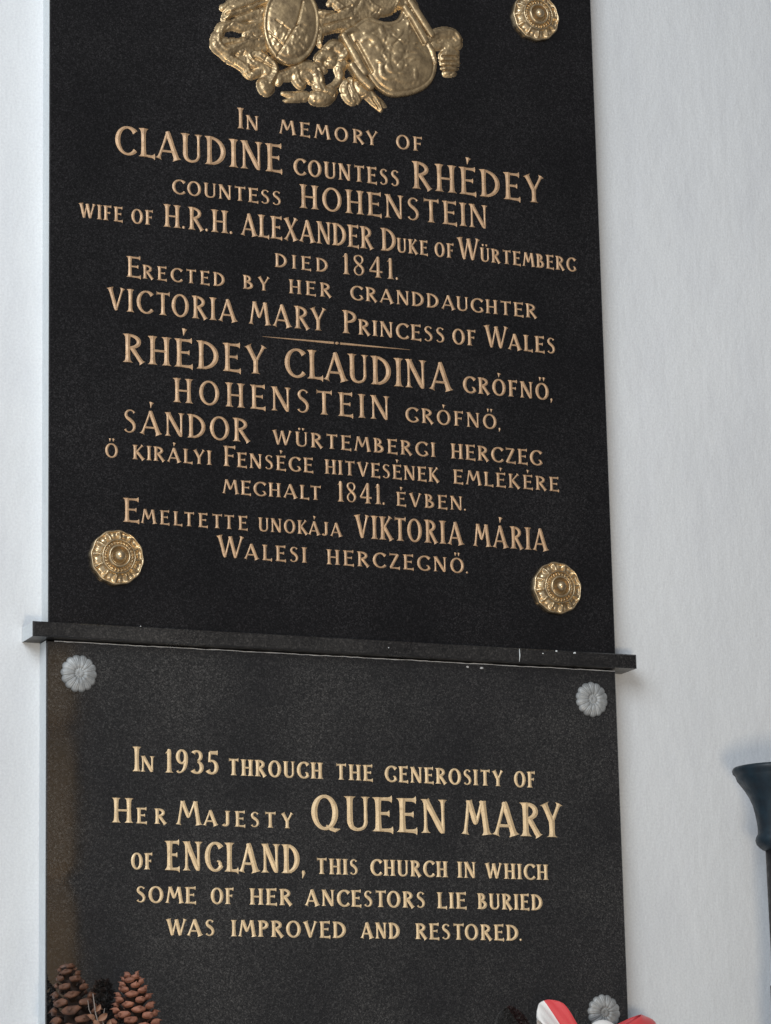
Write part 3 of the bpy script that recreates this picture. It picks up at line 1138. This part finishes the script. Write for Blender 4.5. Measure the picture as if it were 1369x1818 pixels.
# raised straight bars of the frame
h_tube(Hq, U, W, [(607, 66, 6), (626, 100, 7), (644, 132, 7)], 9, .8)
h_tube(Hq, U, W, [(622, 118, 6), (636, 138, 7.5), (654, 156, 8)], 8, .8)
h_tube(Hq, U, W, [(716, 16, 5.5), (734, 44, 6.5), (752, 76, 6.5)], 9, .8)
h_tube(Hq, U, W, [(726, 4, 6), (746, 36, 6.5), (764, 64, 6)], 6, .8)
h_tube(Hq, U, W, [(756, 78, 4), (764, 96, 4), (770, 114, 3)], 9, .8)
h_tube(Hq, U, W, [(634, 60, 4), (624, 56, 6), (612, 60, 5)], 8, .8)
h_groove(Hq, U, W, [(630, 78), (658, 130)], 5.0, 2.2)
h_groove(Hq, U, W, [(722, 36), (748, 82)], 4.0, 1.8)
relief('tilted_shield', Hq, U, W, arms, M_BRASS, 0.2, 15)


# ------------------------------------------------------------------ pine cones
def cone_scale(P, out, up, side, size, thick):
    """one woody scale: narrow stalk at P widening to a swollen tip with a small point"""
    secs = [(0.0, .25, .35), (.35, .42, .4), (.66, .80, .6), (.84, 1.0, 1.0), (.93, .86, 1.15), (1.0, .50, .85), (1.07, .18, .4)]
    V, F = [], []
    n = 10
    for (t, w, h) in secs:
        c = P + out * (t * size * 1.25) + up * (0.22 * size * math.sin(t * 1.5))
        for k in range(n):
            a = 2 * math.pi * k / n
            jj = 1 + 0.13 * math.sin(k * 2.3 + size * 9000 + t * 3)
            V.append(tuple(c + side * (math.cos(a) * w * size * .52 * jj) + up * (math.sin(a) * h * thick * (1.25 if math.sin(a) < 0 else .8) * jj)))
    for i in range(len(secs) - 1):
        for k in range(n):
            k2 = (k + 1) % n
            F.append((i * n + k, i * n + k2, (i + 1) * n + k2, (i + 1) * n + k))
    V.append(tuple(P + out * (1.25 * size * 1.25) + up * 0.02 * size))
    F += [((len(secs) - 1) * n + k, (len(secs) - 1) * n + (k + 1) % n, len(V) - 1) for k in range(n)]
    mi = [0] * (2 * n) + [1] * (len(F) - 2 * n)
    return V, F, mi


def pine_cone(label, apex, base, rmax, nscale, size, open_, mtip, y, seed):
    rs = np.random.default_rng(seed)
    ax, az = at(*apex, y)
    bx, bz = at(*base, y)
    A, B = Vector((ax, y + 0.012, az)), Vector((bx, y, bz))
    B.z = max(B.z, z_plinth)
    D = (A - B)
    L = D.length
    D.normalize()
    root = empty('pine_cone', tuple(B))
    tag(root, label, 'pine cone', 'pine cones in front of the lower tablet')
    s1 = D.cross(Vector((0, 1, 0))).normalized()
    s2 = D.cross(s1)
    ring, cf = [], []
    n = 14

    def rad(t):           # core radius along the cone, 0 base .. 1 tip
        return rmax * (0.30 + .22 * math.sin(min(1, t * 1.6) * math.pi * .5)) * (1 - t ** 2.4 * .92) + 0.001
    for i in range(15):
        t = i / 14
        for k in range(n):
            a = 2 * math.pi * k / n
            ring.append(tuple(B + D * (t * L * .95) + (s1 * math.cos(a) + s2 * math.sin(a)) * rad(t) * .9))
    for i in range(14):
        for k in range(n):
            k2 = (k + 1) % n
            cf.append((i * n + k, i * n + k2, (i + 1) * n + k2, (i + 1) * n + k))
    cf += [tuple(range(n)), tuple(14 * n + k for k in range(n))]
    mesh_obj('core', ring, cf, M_CORE, root, tuple(B), True)
    V, F, MI = [], [], []
    for i in range(nscale):
        t = (i + .5) / nscale
        t = t ** 0.92
        a = i * 2.39996 + rs.normal(0, .07)
        rdir = s1 * math.cos(a) + s2 * math.sin(a)
        lift = open_ + 0.75 * t ** 2
        out = (rdir * math.cos(lift) + D * math.sin(lift)).normalized()
        up = (D - out * D.dot(out)).normalized()
        side = out.cross(up)
        prof = math.sin(min(1.0, .28 + t * 1.25) * math.pi * .5) if t < .5 else 1.0
        sz = size * (0.62 + .38 * prof) * (1 - .45 * max(0, t - .45) / .55) * (1 + rs.normal(0, .07))
        P = B + D * (t * L * .95) + rdir * rad(t) * .6
        reach = (rmax * (1 - .75 * t ** 2.2) - rad(t) * .6) / (1.25 * math.cos(lift) * 1.1)
        v, f, mi = cone_scale(P, out * max(.5, reach / sz) , up, side, sz, sz * .2)
        o = len(V)
        V += v
        F += [tuple(q + o for q in p) for p in f]
        MI += mi
    mesh_obj('scales', V, F, [M_CORE, mtip], root, tuple(B), True, MI)
    return root


pine_cone('wide open dark brown pine cone at the left edge of the lower tablet', (122, 1716), (154, 1900), 0.048, 50, 0.031, 0.12, M_SCALE, -0.125, 3)
pine_cone('narrower pinkish brown pine cone standing right of the wide open one', (238, 1735), (246, 1890), 0.045, 66, 0.0235, 0.30, M_SCALE2, -0.120, 5)

# dry sprig between the cones
sx0, sz0 = at(196, 1900, -0.15)
sprig = empty('dry_sprig', (sx0, -0.15, z_plinth))
tag(sprig, 'thin dry grey twigs with curled brown leaves between the two pine cones', 'dry sprig')
parts = []
for (pts, r) in (([(196, 1906), (184, 1850), (170, 1800), (165, 1764)], 1.6), ([(190, 1880), (176, 1830), (158, 1792), (156, 1776)], 1.1),
                 ([(196, 1906), (192, 1850), (182, 1812), (186, 1790)], 1.2)):
    P = []
    for u, w in pts:
        X, Z = at(u, w, -0.19)
        P.append((X, -0.19, max(Z, z_plinth + 0.001)))
    parts.append(tube(P, [r * PX * (1 - .18 * i) for i in range(len(P))], 6))
v, f = join(parts)
mesh_obj('twig', v, f, M_TWIG, sprig, (sx0, -0.15, z_plinth), True)
parts = []
for (u, w, s, a) in ((180, 1806, 10, .6), (168, 1818, 9, 2.2), (190, 1820, 9, 1.2), (172, 1790, 7, 1.0), (160, 1806, 8, 2.6)):
    X, Z = at(u, w, -0.186)
    V, F = [], []
    dx, dz = math.cos(a), math.sin(a)
    for i in range(7):
        t = i / 6
        wd_ = s * PX * .5 * math.sin(math.pi * min(1, .08 + t * .9))
        for q in (-1, 0, 1):
            V.append((X + dx * s * PX * 2 * (t - .5) - dz * q * wd_, -0.186 - 0.004 * abs(q) - 0.006 * math.sin(t * 3), Z + dz * s * PX * 2 * (t - .5) + dx * q * wd_))
    for i in range(6):
        for q in range(2):
            F.append((i * 3 + q, i * 3 + q + 1, i * 3 + q + 4, i * 3 + q + 3))
    o = len(V)
    V += [(x_, y_ + 0.0008, z_) for x_, y_, z_ in V]
    F += [tuple(k + o for k in reversed(q)) for q in F[:]]
    parts.append((V, F))
v, f = join(parts)
mesh_obj('leaves', v, f, M_LEAF, sprig, (sx0, -0.15, z_plinth), True)


# ------------------------------------------------------------------ tricolour ribbon bow
def ribbon_loop(k, tip, w_dir, width, depth, y, twist, n=40, m_=12):
    """loop from knot k to tip and back, opening towards the viewer; w_dir = across the stripes, from the red side"""
    K, Tp, Wd = Vector(k), Vector(tip), Vector(w_dir).normalized()
    A = Tp - K
    L = A.length
    A.normalize()
    V, F, MI = [], [], []
    for i in range(n + 1):
        t = i / n
        ang = -math.pi + 2 * math.pi * t
        along = L * .5 * (1 + math.cos(ang)) if True else 0
        dep = depth * math.sin(ang) * (math.sin(abs(ang) / 2) ** .4 if abs(ang) > 1e-6 else 0)
        wloc = width * (0.35 + .65 * min(1, along / (L * .45)))
        for j in range(m_ + 1):
            q = j / m_ - .5
            p = K + A * along - Wd * (q * wloc)
            curl = 0.006 * math.cos(q * 5 + twist) + 0.003 * math.sin(t * 9 + q * 3) + 0.0016 * math.sin(q * 19 + t * 13 + twist)
            round_ = -0.35 * width * (abs(q) * 2) ** 2.4 * max(0, (along - L * .72) / (L * .28))
            p = p + A * round_
            V.append((p.x, y - dep - curl, p.z))
    for i in range(n):
        for j in range(m_):
            F.append((i * (m_ + 1) + j, i * (m_ + 1) + j + 1, (i + 1) * (m_ + 1) + j + 1, (i + 1) * (m_ + 1) + j))
            MI.append(0 if j < m_ * .34 else (1 if j < m_ * .92 else 2))
    return V, F, MI


RY = -0.115
kx, kz = at(1070, 1880, RY)
kz = max(kz, z_plinth + 0.020)
bow = empty('ribbon_bow', (kx, RY, z_plinth))
tag(bow, 'red, white and green striped ribbon bow at the lower right of the tablet', 'ribbon')
for (root_, tip, wd_, dp) in (((1034, 1906), (965, 1778), (0.86, 0, 0.5), 0.016), ((1070, 1880), (1169, 1825), (-0.25, 0, 0.97), 0.030)):
    rx_, rz_ = at(*root_, RY)
    tx, tz = at(*tip, RY)
    v, f, mi = ribbon_loop((rx_, RY, rz_), (tx, RY, tz), wd_, 0.054 if tip[0] < 1000 else 0.066, dp, RY, tip[0] * .01)
    lo = mesh_obj('loop', v, f, [M_RED, M_WHITE, M_GREEN], bow, (kx, RY, kz), True, mi)
    md = lo.modifiers.new('thickness', 'SOLIDIFY')
    md.thickness = 0.0006
v, f = sphere((kx, RY - 0.004, at(1074, 1844, RY)[1]), 0.030, 14, 24, .6)
mesh_obj('knot', v, f, M_WHITE, bow, (kx, RY, kz), True)

# ------------------------------------------------------------------ candle stand at the right
CY = -0.17
cxa, _ = at(1385, 1500, CY)


def zz(w):
    return at(1381, w + 6, CY)[1]


ps = float(np.linalg.norm(np.array([cxa, CY, at(1385, 1500, CY)[1]]) - CAM)) / FPX
stand = empty('candle_stand', (cxa, CY, z_plinth))
tag(stand, 'dark blue candle stand with flared cup on a thin black pole by the white wall', 'candle stand')
prof = [(60, 1360), (70, 1356.5), (76, 1357), (78, 1361), (77, 1366), (73, 1370), (71.5, 1374), (70, 1379), (64, 1387), (57, 1397), (50, 1409), (44.5, 1423),
        (41, 1438), (38.5, 1454), (37.5, 1466), (38, 1474), (41, 1479), (42.5, 1485), (41, 1492), (36, 1498), (31, 1502), (26, 1504)]
pr = [(0.001, zz(1395)), (30 * ps, zz(1392))] + [(r * ps, zz(w)) for r, w in prof] + [(0.001, zz(1505))]
v, f = lathe(pr, cxa, CY, 64)
mesh_obj('cup', v, f, M_BLUE, stand, (cxa, CY, zz(1505)), True)
zb = zz(1742)
v, f = lathe([(26 * ps, zz(1500)), (25 * ps, zb)], cxa, CY, 32)
mesh_obj('pole', v, f, M_IRON, stand, (cxa, CY, zb), True)
v, f = lathe([(24 * ps, zb + 0.001), (29 * ps, zb - 0.001), (29 * ps, z_plinth + 0.02), (60 * ps, z_plinth + 0.014), (66 * ps, z_plinth)], cxa, CY, 40)
mesh_obj('base', v, f, M_IRON, stand, (cxa, CY, z_plinth), True)

# ------------------------------------------------------------------ turned wooden post seen only as a reflection in the polished lower tablet
PYD = -4.2


def mirror_at(u, w):
    d = ray(u, w)
    X, Z = at(u, w)
    t = abs(PYD - PY)
    return float(X + d[0] * t), float(Z + d[2] * t)


xe, _ = mirror_at(117, 1450)
HW = 0.062                                   # half the width of the square post
R0 = HW * math.sqrt(2)
pxc = xe - 0.5 * HW
zs = {k: mirror_at(122, k)[1] for k in (1150, 1275, 1292, 1312, 1540, 1562, 1590, 1720)}
prof = [(R0 * .8, zs[1150]), (R0, zs[1150] - .03), (R0, zs[1275]), (R0 * .5, zs[1292]), (R0 * .85, zs[1312]), (R0, zs[1312] - .06),
        (R0, zs[1540]), (R0 * .5, zs[1562]), (R0 * .88, zs[1590]), (R0 * 1.04, zs[1590] - .08), (R0 * 1.08, z_plinth - 0.9)]
v, f = lathe(prof, pxc, PYD, 4, math.radians(114 - 45))
post = mesh_obj('wooden_post', v, f, M_WOOD, None, (pxc, PYD, z_plinth - 0.9), False)
tag(post, 'turned brown wooden post mirrored along the left edge of the lower tablet', 'post')
